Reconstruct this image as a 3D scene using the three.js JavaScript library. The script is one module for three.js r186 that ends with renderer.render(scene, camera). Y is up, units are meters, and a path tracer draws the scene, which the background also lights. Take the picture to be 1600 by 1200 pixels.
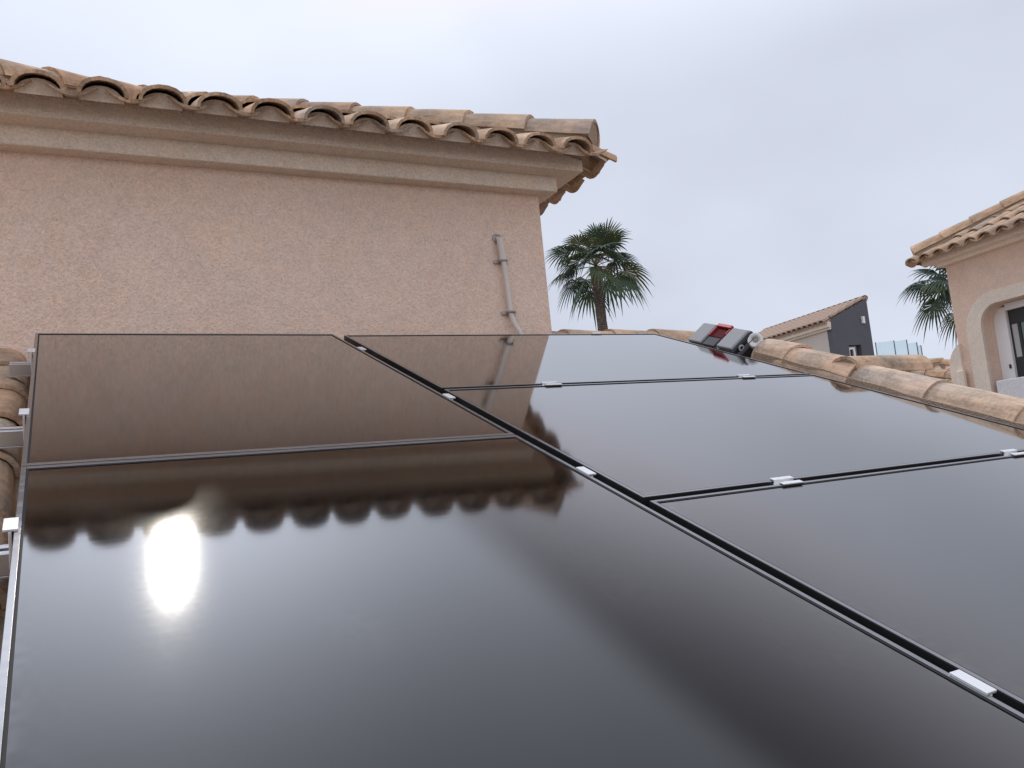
import * as THREE from 'three';
import { mergeGeometries } from 'three/addons/utils/BufferGeometryUtils.js';
import { RoundedBoxGeometry } from 'three/addons/geometries/RoundedBoxGeometry.js';

const V = (x, y, z) => new THREE.Vector3(x, y, z);
const scene = new THREE.Scene();
const rad = THREE.MathUtils.degToRad;

// ---------------------------------------------------------------- camera
const camera = new THREE.PerspectiveCamera(50.05, 4 / 3, 0.05, 3000);
{
  const right = V(0.8753, -0.0937, 0.4745), up = V(0.0264, 0.9888, 0.1466), fw = V(0.4829, 0.1158, -0.868);
  camera.matrixAutoUpdate = true;
  camera.position.set(0.0644, -0.6567, 3.2169);
  camera.quaternion.setFromRotationMatrix(new THREE.Matrix4().makeBasis(right.normalize(), up.normalize(), fw.normalize().negate()));
}

// ---------------------------------------------------------------- sky and sun
const SUN = V(0.1057, 0.6918, -0.7143).normalize();
const sun = new THREE.DirectionalLight(new THREE.Color(1.0, 0.93, 0.82), 1.3);
sun.position.copy(SUN).multiplyScalar(60);
sun.castShadow = true; sun.shadow.radius = 2;
sun.shadow.mapSize.set(2048, 2048);
Object.assign(sun.shadow.camera, { left: -30, right: 30, top: 30, bottom: -30, near: 1, far: 160 });
scene.add(sun);

function rng(seed) { let a = seed >>> 0; return () => { a = (a + 0x6D2B79F5) | 0; let t = Math.imul(a ^ (a >>> 15), 1 | a); t = (t + Math.imul(t ^ (t >>> 7), 61 | t)) ^ t; return ((t ^ (t >>> 14)) >>> 0) / 4294967296; }; }
function hash3(x, y, z) { let h = Math.imul(x, 374761393) ^ Math.imul(y, 668265263) ^ Math.imul(z, 2147483647 ^ 0x5bd1e995); h = Math.imul(h ^ (h >>> 13), 1274126177); return ((h ^ (h >>> 16)) >>> 0) / 4294967296; }
const sm = (t) => t * t * (3 - 2 * t), lerp = (a, b, t) => a + (b - a) * t, clamp = THREE.MathUtils.clamp;
function noise3(x, y, z) {
  const i = Math.floor(x), j = Math.floor(y), k = Math.floor(z), u = sm(x - i), v = sm(y - j), w = sm(z - k);
  const c = (a, b, d) => hash3(i + a, j + b, k + d);
  return lerp(lerp(lerp(c(0, 0, 0), c(1, 0, 0), u), lerp(c(0, 1, 0), c(1, 1, 0), u), v), lerp(lerp(c(0, 0, 1), c(1, 0, 1), u), lerp(c(0, 1, 1), c(1, 1, 1), u), v), w);
}
const SKYGAIN = 1.0, EDGE = [-0.6439, 0.7116, 0.2811];
{
  const W = 1024, H = 512, data = new Float32Array(W * H * 4);
  for (let j = 0; j < H; j++) for (let i = 0; i < W; i++) {
    const el = ((j + 0.5) / H - 0.5) * Math.PI, az = ((i + 0.5) / W - 0.5) * 2 * Math.PI;
    const d = [Math.cos(el) * Math.cos(az), Math.sin(el), Math.cos(el) * Math.sin(az)];
    const g = Math.acos(clamp(d[0] * SUN.x + d[1] * SUN.y + d[2] * SUN.z, -1, 1)) * 180 / Math.PI;
    const e = Math.max(0, d[1]);
    // thin high cloud: bright round the sun and low down, with brightness added above and behind the view
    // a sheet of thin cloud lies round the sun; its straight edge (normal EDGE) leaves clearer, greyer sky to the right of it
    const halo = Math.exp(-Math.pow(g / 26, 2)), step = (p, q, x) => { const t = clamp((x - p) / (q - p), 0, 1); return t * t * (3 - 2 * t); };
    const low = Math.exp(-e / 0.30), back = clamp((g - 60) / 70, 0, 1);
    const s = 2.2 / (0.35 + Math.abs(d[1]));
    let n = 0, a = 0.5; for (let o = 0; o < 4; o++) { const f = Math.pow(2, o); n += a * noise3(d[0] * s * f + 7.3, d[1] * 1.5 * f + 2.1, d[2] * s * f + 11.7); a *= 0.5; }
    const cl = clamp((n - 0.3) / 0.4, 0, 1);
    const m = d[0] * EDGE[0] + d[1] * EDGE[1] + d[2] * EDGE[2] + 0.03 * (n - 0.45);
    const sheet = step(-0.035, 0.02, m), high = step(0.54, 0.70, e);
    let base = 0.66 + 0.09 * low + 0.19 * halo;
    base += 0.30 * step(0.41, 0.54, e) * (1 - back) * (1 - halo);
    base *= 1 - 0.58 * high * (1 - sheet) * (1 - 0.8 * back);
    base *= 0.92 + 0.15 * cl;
    base += 0.30 * back;  // added fill: sky behind the camera raised to lift the shaded wall
    const glow = (0.62 * Math.exp(-Math.pow(g / 12, 2)) + 0.38 * Math.exp(-Math.pow(g / 26, 2))) * step(0.53, 0.68, e) * (0.35 + 0.65 * sheet);  // added glow, gated to start above the view, set for the panel reflections
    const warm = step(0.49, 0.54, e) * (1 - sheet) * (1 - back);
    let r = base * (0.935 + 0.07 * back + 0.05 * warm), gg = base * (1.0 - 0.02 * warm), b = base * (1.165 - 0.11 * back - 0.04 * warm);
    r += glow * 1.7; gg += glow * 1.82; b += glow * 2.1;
    if (d[1] < 0) { const t = clamp(-d[1] * 6, 0, 1); r = lerp(r, 0.30, t); gg = lerp(gg, 0.27, t); b = lerp(b, 0.24, t); }
    const o = (j * W + i) * 4; data[o] = r * SKYGAIN; data[o + 1] = gg * SKYGAIN; data[o + 2] = b * SKYGAIN; data[o + 3] = 1;
  }
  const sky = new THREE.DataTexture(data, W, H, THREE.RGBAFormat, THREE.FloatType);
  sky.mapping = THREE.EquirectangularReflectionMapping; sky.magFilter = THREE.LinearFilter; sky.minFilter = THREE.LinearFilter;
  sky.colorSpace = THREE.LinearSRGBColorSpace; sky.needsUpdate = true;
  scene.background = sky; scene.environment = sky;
}

const renderer = new THREE.WebGLRenderer({ antialias: true });
renderer.toneMapping = THREE.LinearToneMapping;
renderer.toneMappingExposure = 1.0;
renderer.shadowMap.enabled = true; renderer.shadowMap.type = THREE.PCFSoftShadowMap;

// ---------------------------------------------------------------- textures
// tiling value noise: p lattice cells per side
function tnoise(p, seed) { return (u, v) => { const x = u * p, y = v * p, i = Math.floor(x), j = Math.floor(y), a = sm(x - i), b = sm(y - j), m = (n) => ((n % p) + p) % p; return lerp(lerp(hash3(m(i), m(j), seed), hash3(m(i + 1), m(j), seed), a), lerp(hash3(m(i), m(j + 1), seed), hash3(m(i + 1), m(j + 1), seed), a), b); }; }
function tnoise2(px, py, seed) { return (u, v) => { const x = u * px, y = v * py, i = Math.floor(x), j = Math.floor(y), a = sm(x - i), b = sm(y - j), m = (n, p) => ((n % p) + p) % p; return lerp(lerp(hash3(m(i, px), m(j, py), seed), hash3(m(i + 1, px), m(j, py), seed), a), lerp(hash3(m(i, px), m(j + 1, py), seed), hash3(m(i + 1, px), m(j + 1, py), seed), a), b); }; }
function tex(size, f, srgb, h = size) {
  const d = new Uint8Array(size * h * 4);
  for (let j = 0; j < h; j++) for (let i = 0; i < size; i++) { const c = f((i + 0.5) / size, (j + 0.5) / h), o = (j * size + i) * 4; for (let k = 0; k < 3; k++) d[o + k] = clamp(Math.round((Array.isArray(c) ? c[k] : c) * 255), 0, 255); d[o + 3] = 255; }
  const t = new THREE.DataTexture(d, size, h, THREE.RGBAFormat); t.wrapS = t.wrapT = THREE.RepeatWrapping; t.magFilter = THREE.LinearFilter; t.minFilter = THREE.LinearMipmapLinearFilter; t.generateMipmaps = true;
  if (srgb) t.colorSpace = THREE.SRGBColorSpace; t.needsUpdate = true; return t;
}
const l2s = (x) => x <= 0.0031308 ? x * 12.92 : 1.055 * Math.pow(x, 1 / 2.4) - 0.055;
const rep = (t, x, y = x) => { const c = t.clone(); c.repeat.set(x, y); c.needsUpdate = true; return c; };

// scraped render (uv in metres, one tile of the pattern is 1.6 m)
const sN1 = tnoise(260, 1), sN2 = tnoise(130, 2), sN3 = tnoise(40, 3), sN4 = tnoise(9, 4), sN5 = tnoise(4, 5), sN6 = tnoise(420, 6);
const stuccoH = (u, v) => { return 0.45 * sN1(u, v) + 0.12 * sN2(u, v) + 0.43 * sN6(u, v); };
const stuccoColor = tex(1024, (u, v) => {
  const h = stuccoH(u, v); let k = 0.80 + 0.34 * (h - 0.5) * 1.05 + 0.06 * (sN3(u, v) - 0.5) + 0.05 * (sN4(u, v) - 0.5) + 0.04 * (sN5(u, v) - 0.5);
  if (sN1(u + 0.37, v) > 0.86 && sN2(u, v + 0.2) > 0.35) k -= 0.12;           // pits
  const w = (sN4(u + 0.5, v + 0.3) - 0.5) * 0.03 + (sN3(u + 0.2, v + 0.6) - 0.5) * 0.04;
  return [l2s(clamp(k + w, 0, 1)), l2s(clamp(k, 0, 1)), l2s(clamp(k - w * 0.8, 0, 1))];
}, true);
const stuccoBump = tex(1024, (u, v) => stuccoH(u, v), false);
// fired clay: blotches, streaks down the tile, lichen (one tile of the pattern is 1 m)
const cN1 = tnoise2(10, 4, 11), cN2 = tnoise(24, 12), cN3 = tnoise(90, 13), cN4 = tnoise2(60, 8, 14), cN5 = tnoise(30, 15), cN6 = tnoise(200, 16);
const clayColor = tex(512, (u, v) => {
  let k = 0.74 + 0.30 * (cN1(u, v) - 0.5) + 0.22 * (cN2(u, v) - 0.5) + 0.18 * (cN3(u, v) - 0.5) + 0.22 * (cN4(u, v) - 0.5) + 0.10 * (cN6(u, v) - 0.5);
  const li = clamp((cN5(u, v) * 0.6 + cN3(u, v) * 0.4 - 0.60) * 7, 0, 1) * 0.35;
  const gr = clamp((cN1(u + 0.31, v + 0.7) - 0.45) * 2.2, 0, 1) * 0.55;       // grey weathering
  let r = k, g = k * (1 - 0.02) , b = k;
  const m = 0.80 * k; r = lerp(r, m * 0.80, gr); g = lerp(g, m * 1.0, gr); b = lerp(b, m * 1.28, gr);
  r = lerp(r, 0.62, li); g = lerp(g, 0.78, li); b = lerp(b, 0.90, li);
  return [l2s(clamp(r, 0, 1)), l2s(clamp(g, 0, 1)), l2s(clamp(b, 0, 1))];
}, true);
const clayBump = tex(512, (u, v) => 0.4 * cN3(u, v) + 0.3 * cN6(u, v) + 0.3 * cN4(u, v), false);
// panel glass: faint smears and dust that the rain left
const gN1 = tnoise2(6, 3, 21), gN2 = tnoise2(40, 10, 22), gN3 = tnoise(160, 23), gN4 = tnoise2(24, 200, 24), gN5 = tnoise(64, 25);
const glassRough = tex(1024, (u, v) => 0.46 + 0.10 * (gN1(u, v) - 0.5) + 0.10 * (gN2(u, v) - 0.5) + 0.06 * (gN3(u, v) - 0.5), false);
const glassBump = tex(1024, (u, v) => 0.55 * gN4(u, v) + 0.25 * gN2(u, v) + 0.2 * gN5(u, v), false);
const dustN = tnoise2(8, 6, 27), dustF = tnoise(120, 28);
const glassColor = tex(512, (u, v) => {
  const edge = Math.exp(-Math.min(u, 1 - u) / 0.02) + 0.6 * Math.exp(-Math.min(v, 1 - v) / 0.015);
  let k = 0.11 + 0.05 * clamp((dustN(u, v) - 0.62) * 4, 0, 1) * dustF(u, v) + 0.30 * edge * dustF(u, v) * dustN(u, v);
  return [k * 1.04, k, k * 0.99];
}, true);
const metalRough = tex(256, (u, v) => 0.5 + 0.25 * (tnoise2(4, 120, 31)(u, v) - 0.5), false);
const barkN = tnoise2(20, 60, 41), barkF = tnoise(120, 42);
const barkColor = tex(256, (u, v) => { const r = 0.5 + 0.5 * Math.sin(v * 2 * Math.PI * 16 + 3 * barkN(u, v)); const k = 0.5 + 0.25 * r + 0.35 * (barkN(u, v) - 0.5) + 0.2 * (barkF(u, v) - 0.5); return [k, k, k]; }, true);
const groundN = tnoise(30, 51), groundF = tnoise(200, 52);
const groundColor = tex(512, (u, v) => { const k = 0.6 + 0.25 * (groundN(u, v) - 0.5) + 0.25 * (groundF(u, v) - 0.5); return [l2s(k), l2s(k), l2s(k)]; }, true);

// ---------------------------------------------------------------- materials
const lin = (r, g, b) => new THREE.Color().setRGB(r, g, b);
const std = (o) => new THREE.MeshStandardMaterial(o);
const sc = rep(stuccoColor, 1 / 1.6), sb = rep(stuccoBump, 1 / 1.6);
const M = {
  stucco: std({ color: lin(0.96, 0.735, 0.61), map: sc, bumpMap: sb, bumpScale: 0.0035, roughness: 0.95 }),
  cornice: std({ color: lin(1.0, 0.85, 0.72), map: sc, bumpMap: sb, bumpScale: 0.003, roughness: 0.92 }),
  stuccoFar: std({ color: lin(0.88, 0.66, 0.53), map: sc, bumpMap: sb, bumpScale: 0.003, roughness: 0.95 }),
  cream: std({ color: lin(0.90, 0.78, 0.66), map: sc, roughness: 0.9 }),
  pale: std({ color: lin(0.72, 0.64, 0.58), map: sc, roughness: 0.9 }),
  darkWall: std({ color: lin(0.125, 0.13, 0.155), map: sc, roughness: 0.9 }),
  white: std({ color: lin(0.78, 0.78, 0.79), roughness: 0.5 }),
  whitePaint: std({ color: lin(0.80, 0.80, 0.82), map: rep(stuccoColor, 0.5), roughness: 0.7 }),
  mortar: std({ color: lin(0.50, 0.38, 0.28), map: rep(stuccoColor, 1.3), bumpMap: rep(stuccoBump, 1.3), bumpScale: 0.006, roughness: 0.97 }),
  frame: std({ color: lin(0.020, 0.020, 0.022), metalness: 0.3, roughness: 0.5 }),
  lip: std({ color: lin(0.27, 0.27, 0.28), metalness: 0.85, roughness: 0.42, roughnessMap: metalRough }),
  clamp: std({ color: lin(0.82, 0.83, 0.84), metalness: 0.5, roughness: 0.42 }),
  alu: std({ color: lin(0.60, 0.60, 0.61), metalness: 0.9, roughness: 0.38 }),
  rubber: std({ color: lin(0.012, 0.012, 0.013), roughness: 0.8 }),
  glass: new THREE.MeshPhysicalMaterial({ color: lin(1, 1, 1), map: glassColor, metalness: 1, roughness: 0.135, roughnessMap: glassRough, bumpMap: glassBump, bumpScale: 0.000022, clearcoat: 0.8, clearcoatRoughness: 0.06 }),
  pvc: std({ color: lin(0.68, 0.62, 0.58), roughness: 0.55 }),
  steel: std({ color: lin(0.42, 0.40, 0.39), metalness: 0.6, roughness: 0.5 }),
  trunk: std({ color: lin(0.36, 0.29, 0.25), map: barkColor, bumpMap: barkColor, bumpScale: 0.03, roughness: 0.95 }),
  ground: std({ color: lin(0.42, 0.36, 0.30), map: rep(groundColor, 0.2), roughness: 0.95 }),
  dark: std({ color: lin(0.02, 0.02, 0.022), roughness: 0.7 }),
};
const clayTint = [[0.70, 0.465, 0.29], [0.73, 0.50, 0.32], [0.64, 0.43, 0.28], [0.70, 0.51, 0.35], [0.66, 0.41, 0.25], [0.62, 0.46, 0.34]];
const CLAY = clayTint.map((c, i) => { const m = rep(clayColor, 1.3 + 0.13 * i), b = rep(clayBump, 1.3 + 0.13 * i); m.offset.set(i * 0.37, i * 0.21); b.offset.set(i * 0.37, i * 0.21); return std({ color: lin(...c), map: m, bumpMap: b, bumpScale: 0.002, roughness: 0.93 }); });
const VERGE = [[0.84, 0.60, 0.41], [0.80, 0.55, 0.37], [0.76, 0.57, 0.42]].map((c, i) => { const m = CLAY[i].clone(); m.color = lin(...c); m.bumpScale = 0.0012; return m; });
const LEAF = [[0.060, 0.098, 0.030], [0.042, 0.078, 0.034], [0.088, 0.105, 0.034], [0.036, 0.064, 0.042]].map((c) => new THREE.MeshPhysicalMaterial({ color: lin(...c), roughness: 0.55, transmission: 0.25, thickness: 0, side: THREE.DoubleSide }));
LEAF.forEach((m) => { m.roughness = 0.8; });
const PETIOLE = std({ color: lin(0.16, 0.13, 0.06), roughness: 0.7 });

// ---------------------------------------------------------------- helpers
const taken = {};
function numbered(n) { taken[n] = (taken[n] ?? -1) + 1; return taken[n] ? `${n}_${String(taken[n]).padStart(3, '0')}` : n; }
function thing(name, label, category, pos = V(0, 0, 0), group) {
  const o = new THREE.Group(); o.name = numbered(name); o.position.copy(pos); scene.add(o);
  o.userData = { label, category }; if (group) o.userData.group = group; return o;
}
function part(name, geo, mat, parent) {
  const m = new THREE.Mesh(geo, mat); m.name = name; m.castShadow = m.receiveShadow = true; parent.add(m); return m;
}
// uv in metres by the axis each face looks along
function boxUV(g) {
  if (g.index) g = g.toNonIndexed();
  const p = g.attributes.position, n = g.attributes.normal, uv = new Float32Array(p.count * 2);
  for (let i = 0; i < p.count; i += 3) {
    const ax = [0, 1, 2].map((k) => Math.abs(n.array[i * 3 + k] + n.array[i * 3 + 3 + k] + n.array[i * 3 + 6 + k])); const k = ax.indexOf(Math.max(...ax));
    for (let j = i; j < i + 3; j++) { const x = p.getX(j), y = p.getY(j), z = p.getZ(j); uv[j * 2] = k === 0 ? z : x; uv[j * 2 + 1] = k === 1 ? z : y; }
  }
  g.setAttribute('uv', new THREE.BufferAttribute(uv, 2)); return g;
}
function box(x0, x1, y0, y1, z0, z1, r = 0.008) {
  const w = x1 - x0, h = y1 - y0, d = z1 - z0; r = Math.min(r, w / 2.2, h / 2.2, d / 2.2);
  const g = r > 0 ? new RoundedBoxGeometry(w, h, d, 1, r) : new THREE.BoxGeometry(w, h, d);
  g.translate((x0 + x1) / 2, (y0 + y1) / 2, (z0 + z1) / 2); return boxUV(g);
}
const merge = (a) => mergeGeometries(a.map((g) => { const c = g.index ? g.toNonIndexed() : g.clone(); for (const k of Object.keys(c.attributes)) if (!['position', 'normal', 'uv'].includes(k)) c.deleteAttribute(k); return c; }));
function cyl(a, b, r0, r1 = r0, seg = 12, open = false) {
  const d = b.clone().sub(a), g = new THREE.CylinderGeometry(r1, r0, d.length(), seg, 1, open);
  g.applyQuaternion(new THREE.Quaternion().setFromUnitVectors(V(0, 1, 0), d.clone().normalize())); g.translate((a.x + b.x) / 2, (a.y + b.y) / 2, (a.z + b.z) / 2); return g;
}
// barrel tile: lower (wide) end at z = 0, upper (narrow) end at z = -len, arc above y = 0, open below
function barrel(w0, w1, h0, h1, len, th, seg = 8, seed = 1, up = 1) {   // up = -1: a pan, shallow and open above
  const R = rng(seed), pos = [], uv = [], rows = [0, 0.5, 1], wob = [R() - 0.5, R() - 0.5, R() - 0.5];
  const pt = (t, s, inner) => {
    const w = lerp(w0, w1, t) / 2 - (inner ? (up > 0 ? th : 0.004) : 0), h = lerp(h0, h1, t) - (inner ? th : 0), a = Math.PI * (1 - s);
    const c = up > 0 ? Math.cos(a) : 2 * s - 1, si = up > 0 ? Math.sin(a) : 1 - c * c, e = up > 0 ? 0.94 : 1;
    const warp = 0.003 * wob[Math.round(t * 2)];
    return [Math.sign(c) * Math.pow(Math.abs(c), e) * w * (1 + warp * 4), Math.pow(Math.max(0, si), e) * h * up - (up < 0 && inner ? -0.0 : 0) + warp, -t * len + (inner ? 0 : 0.004 * Math.sin(s * 7 + seed) * (t === 0 ? 1 : 0))];
  };
  const quad = (a, b, c, d, ua, ub, uc, ud) => { const f = up > 0 ? [a, b, c, a, c, d] : [a, c, b, a, d, c], g = up > 0 ? [ua, ub, uc, ua, uc, ud] : [ua, uc, ub, ua, ud, uc]; f.forEach((p) => pos.push(...p)); g.forEach((p) => uv.push(...p)); };
  const arcl = (w0 + 2 * h0) * 0.85;
  for (let r = 0; r < 2; r++) for (let i = 0; i < seg; i++) {
    const t0 = rows[r], t1 = rows[r + 1], s0 = i / seg, s1 = (i + 1) / seg, U = (s, t) => [s * arcl, t * len];
    quad(pt(t0, s0), pt(t0, s1), pt(t1, s1), pt(t1, s0), U(s0, t0), U(s1, t0), U(s1, t1), U(s0, t1));
    if (r === 0) quad(pt(0, s1, 1), pt(0, s0, 1), pt(1, s0, 1), pt(1, s1, 1), U(s1, 0), U(s0, 0), U(s0, 1), U(s1, 1));
  }
  for (let i = 0; i < seg; i++) { const s0 = i / seg, s1 = (i + 1) / seg; quad(pt(0, s0, 1), pt(0, s1, 1), pt(0, s1), pt(0, s0), [s0, 0], [s1, 0], [s1, 0.02], [s0, 0.02]); quad(pt(1, s1, 1), pt(1, s0, 1), pt(1, s0), pt(1, s1), [s1, 0], [s0, 0], [s0, 0.02], [s1, 0.02]); }
  quad(pt(0, 0), pt(1, 0), pt(1, 0, 1), pt(0, 0, 1), [0, 0], [0, len], [0.02, len], [0.02, 0]); quad(pt(0, 1, 1), pt(1, 1, 1), pt(1, 1), pt(0, 1), [0, 0], [0, len], [0.02, len], [0.02, 0]);
  const g = new THREE.BufferGeometry(); g.setAttribute('position', new THREE.Float32BufferAttribute(pos, 3)); g.setAttribute('uv', new THREE.Float32BufferAttribute(uv, 2));
  g.computeVertexNormals();
  // smooth the curved skin, keep the ends sharp
  const n = g.attributes.normal, p = g.attributes.position, acc = new Map(), key = (i) => `${p.getX(i).toFixed(4)},${p.getY(i).toFixed(4)},${p.getZ(i).toFixed(4)}`;
  const fl = n.array.slice();
  for (let i = 0; i < p.count; i++) { const k = key(i); (acc.get(k) ?? acc.set(k, []).get(k)).push(i); }
  for (const l of acc.values()) for (const i of l) { let x = 0, y = 0, z = 0; for (const j of l) { const dt = fl[i * 3] * fl[j * 3] + fl[i * 3 + 1] * fl[j * 3 + 1] + fl[i * 3 + 2] * fl[j * 3 + 2]; if (dt > 0.6) { x += fl[j * 3]; y += fl[j * 3 + 1]; z += fl[j * 3 + 2]; } } const q = Math.hypot(x, y, z) || 1; n.setXYZ(i, x / q, y / q, z / q); }
  return g;
}
const COVER = [1, 2, 3].map((s) => barrel(0.170, 0.138, 0.064, 0.056, 0.42, 0.013, 9, s));
const PAN = [4, 5, 6].map((s) => barrel(0.170, 0.15, 0.038, 0.040, 0.42, 0.013, 7, s, -1));
const CAP = [7, 8, 9].map((s) => barrel(0.215, 0.185, 0.105, 0.092, 0.43, 0.015, 10, s));
const VCAP = [7, 8, 9].map((s) => barrel(0.210, 0.196, 0.103, 0.097, 0.42, 0.013, 12, s + 10));

// lay a tile: lower end at p, across X, normal N, down the slope S
const basis = (p, X, N, S, tilt = 0, yaw = 0, scaleZ = 1) => { const m = new THREE.Matrix4().makeBasis(X, N, S); m.setPosition(p); if (yaw) m.multiply(new THREE.Matrix4().makeRotationY(yaw)); if (tilt) m.multiply(new THREE.Matrix4().makeRotationX(tilt)); if (scaleZ !== 1) m.multiply(new THREE.Matrix4().makeScale(1, 1, scaleZ)); return m; };
class Tiler {                                   // single tiles are parts; the rest become one part of kind stuff
  constructor(parent, seed) { this.parent = parent; this.R = rng(seed); this.rest = []; this.mats = []; }
  put(name, geos, m, single) {
    const R = this.R, g = geos[Math.floor(R() * geos.length)], c = CLAY[Math.floor(Math.pow(R(), 1.25) * CLAY.length)];
    if (single) { const o = part(name, g, c, this.parent); o.matrixAutoUpdate = true; m.decompose(o.position, o.quaternion, o.scale); return o; }
    this.rest.push(g.clone().applyMatrix4(m));
  }
  done(name) { if (this.rest.length) { const o = part(name, merge(this.rest), CLAY[2], this.parent); o.userData.kind = 'stuff'; } }
}
// hipped roof of barrel tiles: rectangle of half sizes hx, hz about (cx, cz); crest(y) = height of the lowest cover crest
function hipRoof(parent, o) {
  const T = new Tiler(parent, o.seed), R = T.R, p = rad(o.pitch), sp = 0.2, ex = 0.345, base = o.crest - 0.067;
  const faces = [[V(1, 0, 0), V(0, 0, 1), o.hx, o.hz], [V(0, 0, -1), V(1, 0, 0), o.hz, o.hx], [V(-1, 0, 0), V(0, 0, -1), o.hx, o.hz], [V(0, 0, 1), V(-1, 0, 0), o.hz, o.hx]];
  const c0 = V(o.cx, 0, o.cz);
  faces.forEach(([X, F, half, depth], f) => {
    if (o.faces && !o.faces.includes(f)) return;
    const S = F.clone().multiplyScalar(Math.cos(p)).add(V(0, -Math.sin(p), 0)), N = F.clone().multiplyScalar(Math.sin(p)).add(V(0, Math.cos(p), 0));
    const n = Math.floor((2 * half - 0.1) / sp), off = (o.phase?.[f] ?? (2 * half - (n - 1) * sp) / 2);
    const at = (x, t, h) => c0.clone().addScaledVector(X, x - half).addScaledVector(F, depth - t * Math.cos(p)).add(V(0, base + t * Math.sin(p), 0)).addScaledVector(N, h);
    for (let i = -1; i < n + 1; i++) for (const pan of [false, true]) {
      const x = off + i * sp + (pan ? sp / 2 : 0); if (x < (o.margin ?? 0.12) || x > 2 * half - (o.margin ?? 0.12)) continue;
      const lim = Math.min(x, 2 * half - x, Math.min(o.hx, o.hz)) / Math.cos(p);
      for (let j = 0; j * ex < lim - 0.04; j++) {
        const t = j * ex + (R() - 0.5) * 0.02 + (pan ? 0.004 : 0), L = Math.min(1, (lim - t + 0.06) / 0.42);
        if (j === 0 && !pan && o.plug?.includes(f)) { const g = new THREE.CylinderGeometry(1, 1, 0.17, 12, 1, false, -Math.PI / 2, Math.PI); g.rotateX(-Math.PI / 2); g.scale(0.075, 0.056, 1); g.applyMatrix4(basis(at(x, 0.128, -0.016), X, N, S)); o.plugs.push(boxUV(g)); }
        const single = o.single(f, j, x, pan);
        const m = basis(at(x + (R() - 0.5) * 0.012, t, (pan ? 0.024 : 0.0) + (R() - 0.5) * 0.004 + (j ? 0.014 : 0.004)), X, N, S, (pan ? -0.016 : -0.02) + (R() - 0.5) * 0.012, (R() - 0.5) * 0.03, L);
        T.put('roof_tile', pan ? PAN : COVER, m, single);
      }
    }
  });
  // hips and ridge
  const H = Math.min(o.hx, o.hz), ys = Math.tan(p);
  const line = (a, b, id, endPlug) => {                 // a low, b high
    const S = a.clone().sub(b).normalize(), L = a.distanceTo(b), X = V(0, 1, 0).cross(S).normalize(), N = S.clone().cross(X);
    for (let k = 0, t = 0; t < L - 0.1; k++, t += 0.335) T.put('ridge_tile', CAP, basis(a.clone().addScaledVector(S, -t).addScaledVector(N, (R() - 0.5) * 0.006 + 0.012), X, N, S, -0.022, (R() - 0.5) * 0.03, Math.min(1, (L - t) / 0.43 + 0.1)), o.capSingle(id, k));
    const bed = new THREE.BoxGeometry(0.17, 0.11, L - 0.02); bed.translate(0, -0.035, -L / 2 - 0.006); bed.applyMatrix4(basis(a, X, N, S)); o.beds.push(boxUV(bed));
    if (endPlug) { const g = new THREE.CylinderGeometry(0.094, 0.094, 0.03, 16, 1, false, -Math.PI / 2, Math.PI); g.rotateX(-Math.PI / 2); g.rotateZ(0); g.applyMatrix4(basis(a.clone().addScaledVector(S, -0.022).addScaledVector(N, 0.004), X, N, S)); o.beds.push(boxUV(g)); }
  };
  const lift = o.capLift ?? 0.055, inn = o.capIn ?? 0.10;
  [[1, 1], [1, -1], [-1, -1], [-1, 1]].forEach(([sx, sz], id) => {
    if (o.hips && !o.hips.includes(id)) return;
    const a = c0.clone().add(V(sx * (o.hx - inn), base + inn * ys + lift, sz * (o.hz - inn))), b = c0.clone().add(V(sx * (o.hx - H), base + H * ys + lift, sz * (o.hz - H)));
    line(a, b, id, true);
  });
  if (Math.abs(o.hx - o.hz) > 0.1) { const k = o.hx > o.hz ? V(1, 0, 0) : V(0, 0, 1), d = Math.abs(o.hx - o.hz), y = base + H * ys + lift + 0.03; line(c0.clone().addScaledVector(k, -d).setY(y), c0.clone().addScaledVector(k, d).setY(y), 4, false); }
  T.done('roof_tile');
}
// solid under a hipped roof: eave height y0 at half sizes hx, hz
function hipDeck(cx, cz, hx, hz, y0, pitch, drop = 0.06) {
  const H = Math.min(hx, hz), y1 = y0 + H * Math.tan(rad(pitch)), P = [], q = (a, b, c, d) => { P.push(...a, ...b, ...c, ...a, ...c, ...d); };
  const A = [[-hx, hz], [hx, hz], [hx, -hz], [-hx, -hz]], B = [[-(hx - H), hz - H], [hx - H, hz - H], [hx - H, -(hz - H)], [-(hx - H), -(hz - H)]];
  for (let k = 0; k < 4; k++) { const l = (k + 1) % 4, e = (v, y) => [cx + v[0], y, cz + v[1]]; q(e(A[k], y0), e(A[l], y0), e(B[l], y1), e(B[k], y1)); q(e(A[k], y0 - drop), e(A[l], y0 - drop), e(A[l], y0), e(A[k], y0)); }
  const e = (v, y) => [cx + v[0], y, cz + v[1]]; q(e(A[0], y0 - drop), e(A[3], y0 - drop), e(A[2], y0 - drop), e(A[1], y0 - drop));
  const g = new THREE.BufferGeometry(); g.setAttribute('position', new THREE.Float32BufferAttribute(P, 3)); g.setAttribute('uv', new THREE.Float32BufferAttribute(new Float32Array(P.length / 3 * 2), 2)); g.computeVertexNormals(); return boxUV(g);
}

// slope frame of the lower roof: a along the wall, b up the slope, c off the panel plane
const TH = rad(20.687), B = V(0, Math.sin(TH), -Math.cos(TH)), NN = V(0, Math.cos(TH), Math.sin(TH)), AX = V(1, 0, 0);
const P = (a, b, c = 0) => V(a, 0, 0).addScaledVector(B, b).addScaledVector(NN, c);
const GROUND = -5.6;

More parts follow.
